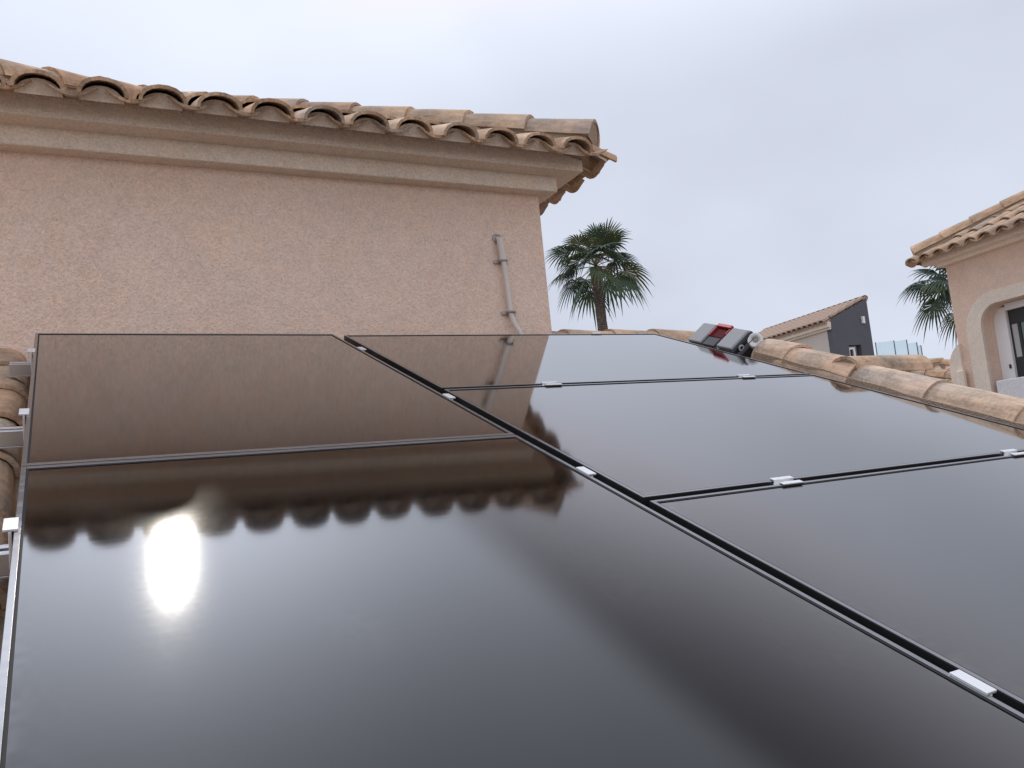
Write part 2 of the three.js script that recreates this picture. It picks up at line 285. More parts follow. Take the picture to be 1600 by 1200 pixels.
// ---------------------------------------------------------------- ground
{
  const g = new THREE.PlaneGeometry(1600, 1600); g.rotateX(-Math.PI / 2);
  const uv = g.attributes.uv; for (let i = 0; i < uv.count; i++) uv.setXY(i, uv.getX(i) * 1600, uv.getY(i) * 1600);
  const m = new THREE.Mesh(g, M.ground); m.name = 'ground'; m.position.y = GROUND; m.userData.kind = 'structure'; m.receiveShadow = true; scene.add(m);
}

// ---------------------------------------------------------------- the house with the solar roof
const turnAbout = new THREE.Matrix4();
const house = thing('house', 'pink rendered house with barrel tile roofs, a raised square storey behind the solar panels', 'house', V(0, GROUND, 0));
const WY = -0.031, WY0 = -0.04327, CORX = 2.1874, CORZ = -0.247;                              // the raised storey is turned a little from the panels
{
  const low = new THREE.Group();                  // only a frame for numbers: parts are added to the house itself
  const G = -GROUND;
  // lower storey: gable section carried along x
  const s = new THREE.Shape(); const yT = (z) => P(0, -(z) / Math.cos(TH)).y - 0.215;
  s.moveTo(4.3, GROUND); s.lineTo(4.3, yT(4.3)); s.lineTo(-0.2, yT(-0.2)); s.lineTo(-4.2, yT(-0.2) - 4.0 * Math.tan(TH)); s.lineTo(-4.2, GROUND); s.closePath();
  const eg = new THREE.ExtrudeGeometry(s, { depth: 6.9, bevelEnabled: false }); eg.rotateY(-Math.PI / 2); eg.translate(2.9, G, 0);
  // after the turn: shape x becomes world z, extrusion runs along -x
  part('wall', boxUV(eg), M.stucco, house);
  // raised storey
  const c0 = V(CORX, 0, CORZ).applyMatrix4(new THREE.Matrix4().makeRotationY(WY0)), c1 = V(CORX, 0, CORZ).applyMatrix4(new THREE.Matrix4().makeRotationY(WY));
  turnAbout.makeRotationY(WY).setPosition(c0.x - c1.x, 0, c0.z - c1.z);
  const UP = (g) => { g.applyMatrix4(turnAbout); g.translate(0, G, 0); return g; };
  const cx = 0.645, cz = -1.792, w = 1.5424;
  part('wall', UP(box(cx - w, cx + w, -2.2, 0.80, cz - w, cz + w, 0.012)), M.stucco, house);
  part('cornice', UP(box(cx - w - 0.07, cx + w + 0.07, 0.739, 0.84, cz - w - 0.07, cz + w + 0.07, 0.007)), M.cornice, house);
  part('cornice', UP(box(cx - w - 0.168, cx + w + 0.168, 0.815, 0.906, cz - w - 0.168, cz + w + 0.168, 0.006)), M.cornice, house);
  const beds = [], plugs = [];
  const roof = part('roof', UP(hipDeck(cx, cz, w + 0.155, w + 0.155, 0.907, 23.5, 0.03)), M.mortar, house);
  const rg = { matrix: new THREE.Matrix4().makeTranslation(0, G, 0).multiply(turnAbout) };
  hipRoof(roof, { cx, cz, hx: 1.855, hz: 1.855, crest: 0.914, pitch: 23.5, seed: 5, phase: { 0: 0.03 + 1.21 - 1.2 }, beds, plugs, plug: [0, 1],
    single: (f, j) => f === 0 || (f === 1 && j < 1), capSingle: (id) => id === 0 || id === 3 });
  for (const c of roof.children) { c.updateMatrix(); c.matrix.premultiply(rg.matrix); c.matrix.decompose(c.position, c.quaternion, c.scale); }
  const bed = merge(beds); bed.applyMatrix4(rg.matrix); part('mortar_bed', bed, M.mortar, roof);
  const pl = merge(plugs); pl.applyMatrix4(rg.matrix); part('eave_filling', pl, M.cornice, roof);

  // lower roof: deck, the tiles to the left of the panels one by one, the field under the panels joined
  const deck = new THREE.BoxGeometry(6.9, 0.03, 4.9); deck.applyMatrix4(basis(P(-0.55, -2.2, -0.185), AX, NN, B.clone().negate())); deck.translate(0, G, 0);
  const roof2 = part('roof', boxUV(deck), M.mortar, house);
  const deckB = new THREE.BoxGeometry(6.9, 0.03, 4.1), TB = V(0, Math.cos(TH), -Math.sin(TH)), SB = V(0, -Math.sin(TH), -Math.cos(TH));
  deckB.applyMatrix4(basis(V(-0.55, P(0, 0.25, -0.185).y - 0.72, -0.235 - 1.94), AX, TB, SB)); deckB.translate(0, G, 0); part('roof', boxUV(deckB), CLAY[2], house);
  const T = new Tiler(roof2, 77), R = T.R, S = B.clone().negate();
  for (let i = -9; i < 15; i++) for (const pan of [false, true]) for (let j = 0; j < 13; j++) {
    const a = -0.098 + i * 0.2 + (pan ? -0.1 : 0), b = -0.125 - 0.345 * j + (R() - 0.5) * 0.02;
    if (a > 2.72) continue;
    const m = basis(P(a + (R() - 0.5) * 0.012, b, (pan ? -0.118 : -0.138) + (R() - 0.5) * 0.004).add(V(0, G, 0)), AX, NN, S, -0.022 + (R() - 0.5) * 0.012, (R() - 0.5) * 0.03);
    T.put('roof_tile', pan ? PAN : COVER, m, i <= 0 && i > -3 && j < 8);
  }
  T.done('roof_tile');
  // level ridge beyond the corner of the wall
  const rx = [];
  for (let k = 0, x = 2.02; x < 3.0; k++, x += 0.295) {
    const m = basis(V(x, -0.026 + 0.005 * k + G, -0.262 - 0.012 * k), V(0, 0, 1), V(0, 1, 0), V(-1, 0, 0), -0.012, (R() - 0.5) * 0.03);
    T.put('ridge_tile', CAP, m, true);
  }
  // verge capping down the right edge, bedded in mortar
  const vb = [];
  const vAxis = (b) => P(3.0 + 0.0977 * b, b, -0.03);
  const VS = vAxis(-1).sub(vAxis(0)).normalize(), VX = V(0, 1, 0).cross(VS).normalize(), VN = VS.clone().cross(VX);
  const joints = [-0.735, -1.10, -1.455, -1.80, -2.14, -2.48, -2.82, -3.16];
  joints.forEach((b, k) => { T.put('ridge_tile', VCAP, basis(vAxis(b).add(V(0, G, 0)).addScaledVector(VN, 0.004 + (R() - 0.5) * 0.006), VX, VN, VS, -0.024, (R() - 0.5) * 0.05, k ? 1 : 0.5), true).material = VERGE[k % 3]; });
  const bedg = new THREE.BoxGeometry(0.226, 0.19, 3.15, 1, 1, 30); { const p = bedg.attributes.position; for (let i = 0; i < p.count; i++) { const y = p.getY(i), z = p.getZ(i); if (y > 0) p.setXYZ(i, p.getX(i) * (0.83 + 0.10 * noise3(z * 9, 3, p.getX(i) > 0 ? 1 : 5)), y + 0.012 * (noise3(z * 7, 1, 2) - 0.5), z); } bedg.computeVertexNormals(); }
  bedg.applyMatrix4(basis(vAxis(-2.12).addScaledVector(VN, -0.050).add(V(0, G, 0)), VX, VN, VS)); part('mortar_bed', boxUV(bedg), M.mortar, roof2);
  // short wall of render under the verge, and the cross ridge of the next roof that dies into it
  const parapet = box(2.86, 3.02, -2.4, -0.2, -0.2, 0.1, 0.01);
  const cross = [];
  const cp = vAxis(-1.02);
  T.put('ridge_tile', [barrel(0.155, 0.16, 0.074, 0.078, 0.46, 0.013, 10, 5)], basis(V(2.832, -0.362 + G, 0.985), V(0, 0, 1), V(0, 1, 0), V(-1, 0, 0), 0.0), true);
  const plug = new THREE.CylinderGeometry(1, 1, 0.05, 16, 1, false, -Math.PI / 2, Math.PI); plug.rotateX(-Math.PI / 2); plug.scale(0.066, 0.063, 1); plug.applyMatrix4(basis(V(2.860, -0.362 + G, 0.985), V(0, 0, 1), V(0, 1, 0), V(-1, 0, 0))); part('mortar_plug', boxUV(plug), M.mortar, roof2);
  // mortar along the level ridge
  const lb = new THREE.BoxGeometry(1.05, 0.12, 0.17); lb.translate(2.54, -0.066 + G, -0.262); part('mortar_bed', boxUV(lb), M.mortar, roof2);
}

// cable conduit on the wall
{
  const o = thing('conduit_pipe', 'thin grey conduit pipe clipped to the pink wall near its right corner', 'pipe', V(0, 0, 0));
  const Q = turnAbout, q = (x, y, z) => V(x, y, z).applyMatrix4(Q), zw = -0.2496;
  const a = q(1.928, 0.505, zw - 0.02), b = q(1.929, 0.497, zw + 0.028), c = q(1.957, 0.10, zw + 0.030), d = q(1.985, 0.02, zw + 0.045), e = q(1.998, -0.12, zw + 0.06);
  const curve = new THREE.CatmullRomCurve3([a, b.clone().lerp(a, 0.35), b.clone().lerp(c, 0.04), b.clone().lerp(c, 0.5), c, d, e], false, 'centripetal');
  part('pipe', new THREE.TubeGeometry(curve, 48, 0.0125, 12), M.pvc, o);
  part('sleeve', cyl(b.clone().lerp(c, 0.0), b.clone().lerp(c, 0.27), 0.0165, 0.0165, 14), M.pvc, o);
  const esc = new THREE.TorusGeometry(0.02, 0.006, 8, 18); esc.translate(a.x, a.y - 0.002, a.z + 0.022); part('wall_ring', esc, M.steel, o);
  for (const t of [0.30, 0.93]) {
    const m = b.clone().lerp(c, t - 0.02);
    const ring = new THREE.TorusGeometry(0.0165, 0.0055, 8, 18); ring.rotateX(Math.PI / 2); ring.translate(m.x, m.y, m.z);
    const ear = box(-0.040, 0.034, -0.009, 0.009, -0.004, 0.004, 0.002); ear.translate(m.x, m.y, m.z - 0.022);
    const stem = cyl(V(m.x, m.y, m.z - 0.03), V(m.x, m.y, m.z - 0.012), 0.006, 0.006, 8);
    part('bracket', merge([ring, ear, stem]), M.steel, o);
  }
}

// ---------------------------------------------------------------- solar panels
// right array lies a hair out of true with the left one
const tx = 0.0087, tz = -0.0082, Ar = V(Math.cos(tz), Math.sin(tx), 0).addScaledVector(B, Math.sin(tz)).normalize(), Nr = Ar.clone().cross(B).normalize(), Br = Nr.clone().cross(Ar);
const X2 = 1.0844, DT = -0.0297, R0 = P(X2, DT), PR = (a, b, c = 0) => R0.clone().addScaledVector(Ar, a).addScaledVector(Br, b).addScaledVector(Nr, c);
function panel(w, d, label, origin, X, N, S, landscape, group) {        // origin: upper left corner, S down the slope
  const o = thing('solar_panel', label, 'solar panel', V(0, 0, 0), group);
  new THREE.Matrix4().makeBasis(X, N, S).setPosition(origin).decompose(o.position, o.quaternion, o.scale);
  const f = 0.0095, h = 0.035, r = 0.0012;
  const fx = landscape ? 0.009 : f, fz = landscape ? 0.009 : 0.015, y = -0.0012;       // lip widths of the long and the short rails
  const gl = new THREE.PlaneGeometry(w - 2 * fx, d - 2 * fz, 1, 1); gl.rotateX(-Math.PI / 2); gl.translate(w / 2, -0.0026, d / 2);
  const slab = new THREE.BoxGeometry(w - 2 * fx - 0.002, 0.004, d - 2 * fz - 0.002); slab.translate(w / 2, -0.0065, d / 2);
  part('glass', gl, M.glass, o);
  part('back_sheet', slab, M.rubber, o);
  part('frame_rail', box(0, fx, -h, y, 0, d, 0.0006), M.frame, o); part('frame_rail', box(w - fx, w, -h, y, 0, d, 0.0006), M.frame, o);
  part('frame_rail', box(fx, w - fx, -h, y, 0, fz, 0.0006), M.frame, o); part('frame_rail', box(fx, w - fx, -h, y, d - fz, d, 0.0006), M.frame, o);
  part('frame_lip', merge([box(0.0006, fx - 0.0004, y - 0.0003, 0, 0.0006, d - 0.0006, 0.0004), box(w - fx + 0.0004, w - 0.0006, y - 0.0003, 0, 0.0006, d - 0.0006, 0.0004), box(fx, w - fx, y - 0.0003, 0, 0.0006, fz - 0.0004, 0.0004), box(fx, w - fx, y - 0.0003, 0, d - fz + 0.0004, d - 0.0006, 0.0004)]), M.lip, o);
  const gk = 0.0035, gy0 = -0.004, gy1 = -0.0014;
  part('gasket', merge([box(fx, fx + gk, gy0, gy1, fz, d - fz, 0), box(w - fx - gk, w - fx, gy0, gy1, fz, d - fz, 0), box(fx + gk, w - fx - gk, gy0, gy1, fz, fz + gk, 0), box(fx + gk, w - fx - gk, gy0, gy1, d - fz - gk, d - fz, 0)]), M.rubber, o);
  return o;
}
const LW = 1.047, LL = 1.543, LEFTG = null;
panel(LW, LL, 'black upright solar panel at the top left, against the pink wall and mirroring it', P(0, 0), AX, NN, B.clone().negate());
panel(LW, LL, 'large black solar panel in the foreground with the sun mirrored in its glass', P(0, -LL - 0.004), AX, NN, B.clone().negate());
const RW = 1.586, RD = 0.986, rS = Br.clone().negate();
panel(RW, RD, 'black landscape solar panel of the right column lying next to the toolbox', PR(0, 0), Ar, Nr, rS, true);
panel(RW, RD, 'black landscape solar panel in the middle of the right column of three', PR(0, -RD - 0.02), Ar, Nr, rS, true);
panel(RW, RD, 'black landscape solar panel nearest the camera in the right column', PR(0, -2 * RD - 0.04), Ar, Nr, rS, true);

// mounting rails with their clamps
const endClamp = merge([box(-0.015, 0.0055, -0.0005, 0.004, -0.025, 0.025, 0.0012), box(-0.0075, -0.0025, -0.062, -0.001, -0.025, 0.025, 0.001)]);
const midClamp = merge([box(-0.030, 0.030, 0.0008, 0.004, -0.021, -0.0075, 0.001), box(-0.030, 0.030, 0.0008, 0.004, 0.0075, 0.021, 0.001), box(-0.030, 0.030, -0.012, -0.008, -0.0085, 0.0085, 0.001), box(-0.030, 0.030, -0.0115, 0.0035, -0.0098, -0.0076, 0.0005), box(-0.030, 0.030, -0.0115, 0.0035, 0.0076, 0.0098, 0.0005), cyl(V(0, -0.008, 0), V(0, -0.001, 0), 0.006, 0.006, 6)]);
function rail(label, origin, X, N, Z, len, clamps) {
  const o = thing('mounting_rail', label, 'rail', V(0, 0, 0));
  new THREE.Matrix4().makeBasis(X, N, Z).setPosition(origin).decompose(o.position, o.quaternion, o.scale);
  const y1 = -0.037, y0 = -0.077;
  part('rail', merge([box(0, len, y0, y0 + 0.004, -0.02, 0.02, 0.001), box(0, len, y0 + 0.005, y1, -0.02, -0.016, 0.001), box(0, len, y0 + 0.005, y1, 0.016, 0.02, 0.001), box(0, len, y1 - 0.004, y1 - 0.0002, -0.0155, -0.006, 0.001), box(0, len, y1 - 0.004, y1 - 0.0002, 0.006, 0.0155, 0.001)]), M.alu, o);
  for (const [x, kind] of clamps) { const c = part('clamp', kind === 'mid' ? midClamp : endClamp, M.clamp, o); c.position.x = x; if (kind === 'right') c.rotation.y = Math.PI; if (kind === 'mid') c.rotation.y = Math.PI / 2; }
  return o;
}
const nB = B.clone().negate();
[[-0.35, 'aluminium rail under the top of the upper left panel, highest of four'], [-1.135, 'aluminium rail crossing under the lower half of the upper left panel'], [-1.85, 'aluminium rail of the foreground panel ending at the left edge beside the mirrored sun'], [-2.72, 'aluminium rail under the foreground panel whose bright clamp shows at lower right']].forEach(([b, l]) =>
  rail(l, P(-0.065, b), AX, NN, nB, 1.145, [[0.065, 'left'], [0.065 + LW, 'right']]));
[[0.385, 'aluminium rail running down under the left part of the right hand panels'], [1.235, 'aluminium rail running down under the right part of the right hand panels']].forEach(([a, l]) =>
  rail(l, PR(a, 0.03), rS, Nr, Ar.clone().negate(), 3.1, [...(a > 1 ? [[0.03, 'left']] : []), [0.03 + RD + 0.01, 'mid'], [0.03 + 2 * RD + 0.03, 'mid']]));

// ---------------------------------------------------------------- toolbox and roll by the ridge
{
  const pa = V(2.80, -0.0541, 0.1117), pb = V(2.78, -0.1611, 0.4295), L = pa.clone().sub(pb), len = L.length(); L.normalize();
  const e1 = L.clone().cross(V(0, 1, 0)).normalize(); if (e1.x < 0) e1.negate(); const e2 = e1.clone().cross(L).normalize(); if (e2.y < 0) e2.negate();
  const ph = rad(42), w = e1.clone().multiplyScalar(Math.cos(ph)).addScaledVector(e2, Math.sin(ph)), v = e1.clone().multiplyScalar(-Math.sin(ph)).addScaledVector(e2, Math.cos(ph));
  // local axes: x along the length away from the camera, y out of the lid, z so that the frame is right handed (= -w)
  const z = L.clone().cross(v), sg = Math.sign(z.dot(w)), o = thing('toolbox', 'black toolbox with grey lid pads and red handle leaning at the roof ridge', 'toolbox', V(0, 0, 0));
  new THREE.Matrix4().makeBasis(L, v, z).setPosition(pb).decompose(o.position, o.quaternion, o.scale);
  const W = 0.14, D = 0.165, zz = (a, b) => sg > 0 ? [a, b] : [-b, -a];
  const bx = (x0, x1, y0, y1, a, b, r) => box(x0, x1, y0, y1, ...zz(a, b), r);
  const black = std({ color: lin(0.013, 0.014, 0.018), roughness: 0.5 }), grey = std({ color: lin(0.34, 0.35, 0.375), roughness: 0.8 }), dgrey = std({ color: lin(0.075, 0.08, 0.095), roughness: 0.8 }), red = std({ color: lin(0.42, 0.018, 0.03), roughness: 0.45 }), dred = std({ color: lin(0.10, 0.004, 0.010), roughness: 0.95 });
  part('body', bx(-0.012, len + 0.012, -D, -0.028, -0.012, W + 0.012, 0.012), black, o);
  part('lid', bx(-0.006, len + 0.006, -0.034, -0.006, -0.006, W + 0.006, 0.008), black, o);
  part('lid_pad', bx(0.006, 0.112, -0.012, 0.006, 0.008, W - 0.006, 0.006), grey, o);
  part('lid_pad', bx(len - 0.105, len - 0.006, -0.012, 0.006, 0.008, W - 0.006, 0.006), grey, o);
  part('latch', bx(0.128, len - 0.122, -0.010, 0.002, 0.004, 0.058, 0.004), dgrey, o);
  part('handle_recess', bx(0.128, len - 0.122, -0.010, -0.002, 0.064, W - 0.02, 0.002), dred, o);
  part('handle', merge([bx(0.118, len - 0.112, -0.006, 0.010, W - 0.016, W + 0.004, 0.004), bx(0.118, 0.125, -0.006, 0.006, 0.085, W - 0.017, 0.003), bx(len - 0.119, len - 0.112, -0.006, 0.006, 0.062, W - 0.017, 0.003)]), red, o);
  const eye = new THREE.TorusGeometry(0.012, 0.0042, 8, 16); eye.rotateY(Math.PI / 2); eye.translate(-0.014, -0.022, sg * 0.045); part('hasp', eye, grey, o);
  part('side_rim', bx(-0.018, -0.0125, -0.05, -0.03, 0.0, W, 0.002), dgrey, o);

  // roll
  const r = thing('tape_roll', 'white plastic roll standing on the ridge tiles behind the toolbox', 'tape roll', V(0, 0, 0));
  const c = V(2.905, -0.122, 0.460); const ax = V(-0.55, 0.12, 0.83).normalize();
  const prof = [[0.014, -0.02], [0.033, -0.022], [0.037, -0.017], [0.037, 0.017], [0.033, 0.022], [0.014, 0.02], [0.014, -0.02]].map(([a, b]) => new THREE.Vector2(a, b));
  const lg = new THREE.LatheGeometry(prof, 28); lg.applyQuaternion(new THREE.Quaternion().setFromUnitVectors(V(0, 1, 0), ax)); lg.translate(c.x, c.y, c.z);
  part('roll', lg, std({ color: lin(0.72, 0.73, 0.75), roughness: 0.35 }), r);
  part('core', cyl(c.clone().addScaledVector(ax, -0.019), c.clone().addScaledVector(ax, 0.019), 0.0135, 0.0135, 16), std({ color: lin(0.30, 0.27, 0.22), roughness: 0.8 }), r);
}

// ---------------------------------------------------------------- house on the right
{
  const t10 = rad(10), H = thing('neighbour_house', 'peach house at the right edge with arched white window surround', 'house', V(8.9736, GROUND, -2.3913)); H.rotation.y = -t10;
  const G = -GROUND, wl = 7.5, ww = 6;
  // wall facing left, with its opening; drawn in (z, y) and carried along x
  const op = (z0, z1, y0, y1, r) => { const h = new THREE.Path(); h.moveTo(z0, y0); h.lineTo(z0, y1 - r); h.absarc(z0 + r, y1 - r, r, Math.PI, Math.PI / 2, true); h.lineTo(z1 - r, y1); h.absarc(z1 - r, y1 - r, r, Math.PI / 2, 0, true); h.lineTo(z1, y0); h.closePath(); return h; };
  const sheet = (shape, depth, x0) => { const g = new THREE.ExtrudeGeometry(shape, { depth, bevelEnabled: false, curveSegments: 14 }); g.rotateY(-Math.PI / 2); g.translate(x0 + depth, G, 0); return boxUV(g); };
  const rect = (z0, z1, y0, y1) => { const s = new THREE.Shape(); s.moveTo(z0, y0); s.lineTo(z1, y0); s.lineTo(z1, y1); s.lineTo(z0, y1); s.closePath(); return s; };
  const s = rect(0, wl, GROUND, 1.42); s.holes.push(op(0.36, 2.1, -1.0, 0.735, 0.22));
  part('wall', sheet(s, 0.26, 0), M.stuccoFar, H);
  part('wall', box(0.262, ww, 0, 1.42 + G, 0, 0.26, 0), M.stuccoFar, H); part('wall', box(0.262, ww, 0, 1.42 + G, wl - 0.26, wl, 0), M.stuccoFar, H); part('wall', box(ww, ww + 0.26, 0, 1.42 + G, 0, wl, 0), M.stuccoFar, H);
  const band = new THREE.Shape(); band.moveTo(0.165, -1.0); band.lineTo(0.165, 0.875 - 0.40); band.absarc(0.165 + 0.40, 0.875 - 0.40, 0.40, Math.PI, Math.PI / 2, true); band.lineTo(2.3 - 0.4, 0.875); band.absarc(2.3 - 0.4, 0.475, 0.4, Math.PI / 2, 0, true); band.lineTo(2.3, -1.0); band.lineTo(2.101, -1.0); band.lineTo(2.101, 0.736 - 0.22); band.absarc(2.101 - 0.22, 0.736 - 0.22, 0.22, 0, Math.PI / 2, false); band.lineTo(0.359 + 0.22, 0.736); band.absarc(0.359 + 0.22, 0.736 - 0.22, 0.22, Math.PI / 2, Math.PI, false); band.lineTo(0.359, -1.0); band.closePath();
  part('window_surround', sheet(band, 0.035, -0.035), M.cream, H);
  part('cornice', box(-0.07, ww + 0.33, 1.296 + G, 1.36 + G, -0.07, wl + 0.07, 0.006), M.cornice, H);
  part('cornice', box(-0.17, ww + 0.43, 1.342 + G, 1.443 + G, -0.17, wl + 0.17, 0.006), M.cornice, H);
  // window: white frame set back, panes and a black sheet for the dark room behind
  const win = part('window', merge([box(0.15, 0.21, -0.10 + G, 0.70 + G, 0.361, 0.52, 0.006), box(0.15, 0.21, 0.655 + G, 0.732 + G, 0.5205, 2.09, 0.006), box(0.155, 0.205, -0.10 + G, 0.654 + G, 0.83, 0.90, 0.005), box(0.155, 0.205, -0.10 + G, 0.654 + G, 1.5, 1.57, 0.005)]), M.white, H);
  const pg = new THREE.MeshPhysicalMaterial({ color: lin(0.05, 0.075, 0.07), roughness: 0.06, ior: 1.6 });
  part('pane', box(0.172, 0.178, -0.05 + G, 0.65 + G, 0.905, 1.495, 0), pg, win); part('pane', box(0.172, 0.178, -0.05 + G, 0.65 + G, 1.575, 2.08, 0), pg, win);
  const sash = std({ color: lin(0.018, 0.018, 0.02), roughness: 0.5 });
  part('sash', merge([box(0.185, 0.215, 0.50 + G, 0.653 + G, 0.5205, 0.825, 0.003), box(0.185, 0.215, -0.09 + G, 0.14 + G, 0.5205, 0.825, 0.003), box(0.185, 0.215, 0.141 + G, 0.499 + G, 0.5205, 0.535, 0.003), box(0.185, 0.215, 0.141 + G, 0.499 + G, 0.61, 0.645, 0.003)]), sash, win);
  part('pane', box(0.196, 0.202, 0.141 + G, 0.499 + G, 0.536, 0.609, 0), new THREE.MeshPhysicalMaterial({ color: lin(0.42, 0.41, 0.39), roughness: 0.25 }), win);
  part('pane', box(0.196, 0.202, 0.141 + G, 0.499 + G, 0.646, 0.824, 0), new THREE.MeshPhysicalMaterial({ color: lin(0.13, 0.19, 0.165), roughness: 0.15 }), win);
  part('handle', box(0.13, 0.149, 0.03 + G, 0.075 + G, 0.478, 0.495, 0.004), sash, win);
  part('balcony_wall', box(-0.035, 0.14, -1.0 + G, -0.09 + G, 0.43, 2.095, 0.01), M.whitePaint, H);
  part('dark_backing', box(0.5, 0.52, -1 + G, 0.75 + G, 0.3, 2.4, 0), M.dark, H);  // black sheet, its colour stands in for the unlit room
  // rounded white buttress at the far corner
  const bt = new THREE.Shape(); bt.moveTo(-0.135, GROUND); bt.lineTo(-0.135, 0.12); bt.absarc(0.165, 0.12, 0.30, Math.PI, Math.PI / 2 + 0.45, true); bt.lineTo(0.035, GROUND); bt.closePath();
  part('buttress', sheet(bt, 0.2, -0.03), M.cream, H);
  part('buttress', box(-0.075, -0.032, -3 + G, 0.09 + G, -0.02, 0.075, 0.012), M.cream, H);
  const beds = [], cxx = (ww + 0.26) / 2, czz = wl / 2;
  const roof = part('roof', hipDeck(cxx, czz, cxx + 0.155, czz + 0.155, 1.445 + G, 25.5, 0.03), M.mortar, H);
  hipRoof(roof, { cx: cxx, cz: czz, hx: cxx + 0.31, hz: czz + 0.31, crest: 1.445 + G, pitch: 25.5, seed: 9, beds, plugs: beds, plug: [2, 3], phase: { 3: 0.33 },
    single: (f, j, x) => (f === 3 && x < 2.6 && j < 8) || (f === 2 && j < 1 && x > 5.2), capSingle: (id, k) => id === 2 && k < 8 });
  part('mortar_bed', merge(beds), M.mortar, roof);
}

// ---------------------------------------------------------------- dark gabled house in the distance
{
  const H = thing('distant_house', 'distant house with dark grey end wall and pale side wall under sloping tiles', 'house', V(23.7892, GROUND, -16.1577)); H.rotation.y = -rad(10);
  const G = -GROUND, ys = Math.tan(rad(23)), L = 6;
  // end wall faces the camera: x across (0 at the left corner), y up
  const s = new THREE.Shape(); s.moveTo(0, 0); s.lineTo(1.70, 0); s.lineTo(1.68, 4.60 + G); s.lineTo(0, 3.90 + G); s.closePath();
  const hole = new THREE.Path(); hole.moveTo(0.62, 2.15 + G); hole.lineTo(1.16, 2.15 + G); hole.lineTo(1.16, 2.93 + G); hole.lineTo(0.62, 2.93 + G); hole.closePath(); s.holes.push(hole);
  const eg = new THREE.ExtrudeGeometry(s, { depth: 0.25, bevelEnabled: false }); eg.translate(0, 0, -0.25); part('end_wall', boxUV(eg), M.darkWall, H);
  const s2 = new THREE.Shape(); s2.moveTo(0.01, 0); s2.lineTo(1.68, 0); s2.lineTo(1.66, 4.56 + G); s2.lineTo(0.01, 3.86 + G); s2.closePath();
  const eg2 = new THREE.ExtrudeGeometry(s2, { depth: L, bevelEnabled: false }); eg2.translate(0, 0, -0.6 - L); part('wall', boxUV(eg2), M.pale, H);
  part('wall', box(0.005, 0.2, 0, 3.8 + G, -0.6, -0.252, 0), M.pale, H);
  const wf = part('window', merge([box(0.625, 0.70, 2.16 + G, 2.86 + G, -0.16, -0.06, 0.005), box(0.86, 0.93, 2.16 + G, 2.86 + G, -0.16, -0.06, 0.005), box(0.7005, 0.8595, 2.78 + G, 2.86 + G, -0.16, -0.06, 0.005)]), M.white, H);
  part('pane', box(0.701, 0.859, 2.16 + G, 2.779 + G, -0.13, -0.12, 0), M.dark, wf);
  part('wall_lamp', box(1.32, 1.42, 3.68 + G, 3.93 + G, 0.002, 0.09, 0.01), M.white, H);
  part('cornice', box(-0.16, -0.002, 3.60 + G, 3.80 + G, -L, 0.0, 0.01), M.cream, H);
  part('cornice', box(-0.08, -0.001, 3.52 + G, 3.599 + G, -L, -0.01, 0.01), M.cream, H);
  // tiles: rows up the slope from the left eave
  const X = V(0, 0, 1), S = V(-Math.cos(rad(23)), -Math.sin(rad(23)), 0), N = V(-Math.sin(rad(23)), Math.cos(rad(23)), 0);
  const deck = new THREE.BoxGeometry(L, 0.04, 2.1); deck.applyMatrix4(basis(V(0.72, 4.17 + G, -L / 2), X, N, S)); const FT = std({ color: lin(0.56, 0.38, 0.27), map: clayColor, roughness: 0.95 }); const rf = part('roof', boxUV(deck), FT, H);
  const rest = [], R = rng(4); for (let i = 0; i < 20; i++) for (let j = 0; j < 5; j++) rest.push(barrel(0.26, 0.24, 0.10, 0.10, 0.44, 0.02, 5, i).applyMatrix4(basis(V(-0.28 + j * 0.4 * Math.cos(rad(23)), 3.79 + G + j * 0.4 * Math.sin(rad(23)), -0.16 - i * 0.295), X, N, S, 0.04, (R() - 0.5) * 0.04)));
  const st = part('roof_tile', merge(rest), FT, rf); st.userData.kind = 'stuff';
  const rc = []; for (let k = 0; k < 14; k++) rc.push(barrel(0.26, 0.24, 0.12, 0.11, 0.46, 0.02, 6, k).applyMatrix4(basis(V(1.66, 4.60 + G, -0.02 - k * 0.42), V(-1, 0, 0), V(0, 1, 0), V(0, 0, 1), 0.03)));
  const rp = new THREE.CylinderGeometry(0.12, 0.12, 0.04, 14); rp.rotateX(Math.PI / 2); rp.translate(1.66, 4.60 + G, -0.05); rc.push(rp);
  const st2 = part('ridge_tile', merge(rc), FT, rf); st2.userData.kind = 'stuff';
  const vg = []; for (let k = 0; k < 4; k++) vg.push(barrel(0.22, 0.2, 0.09, 0.09, 0.46, 0.02, 6, k).applyMatrix4(basis(V(0.02 + k * 0.38, 4.0 - 0.06 + k * 0.161 + G, -0.10), X, N, S, 0.03))); const st3 = part('verge_tile', merge(vg), FT, rf); st3.userData.kind = 'stuff';
}

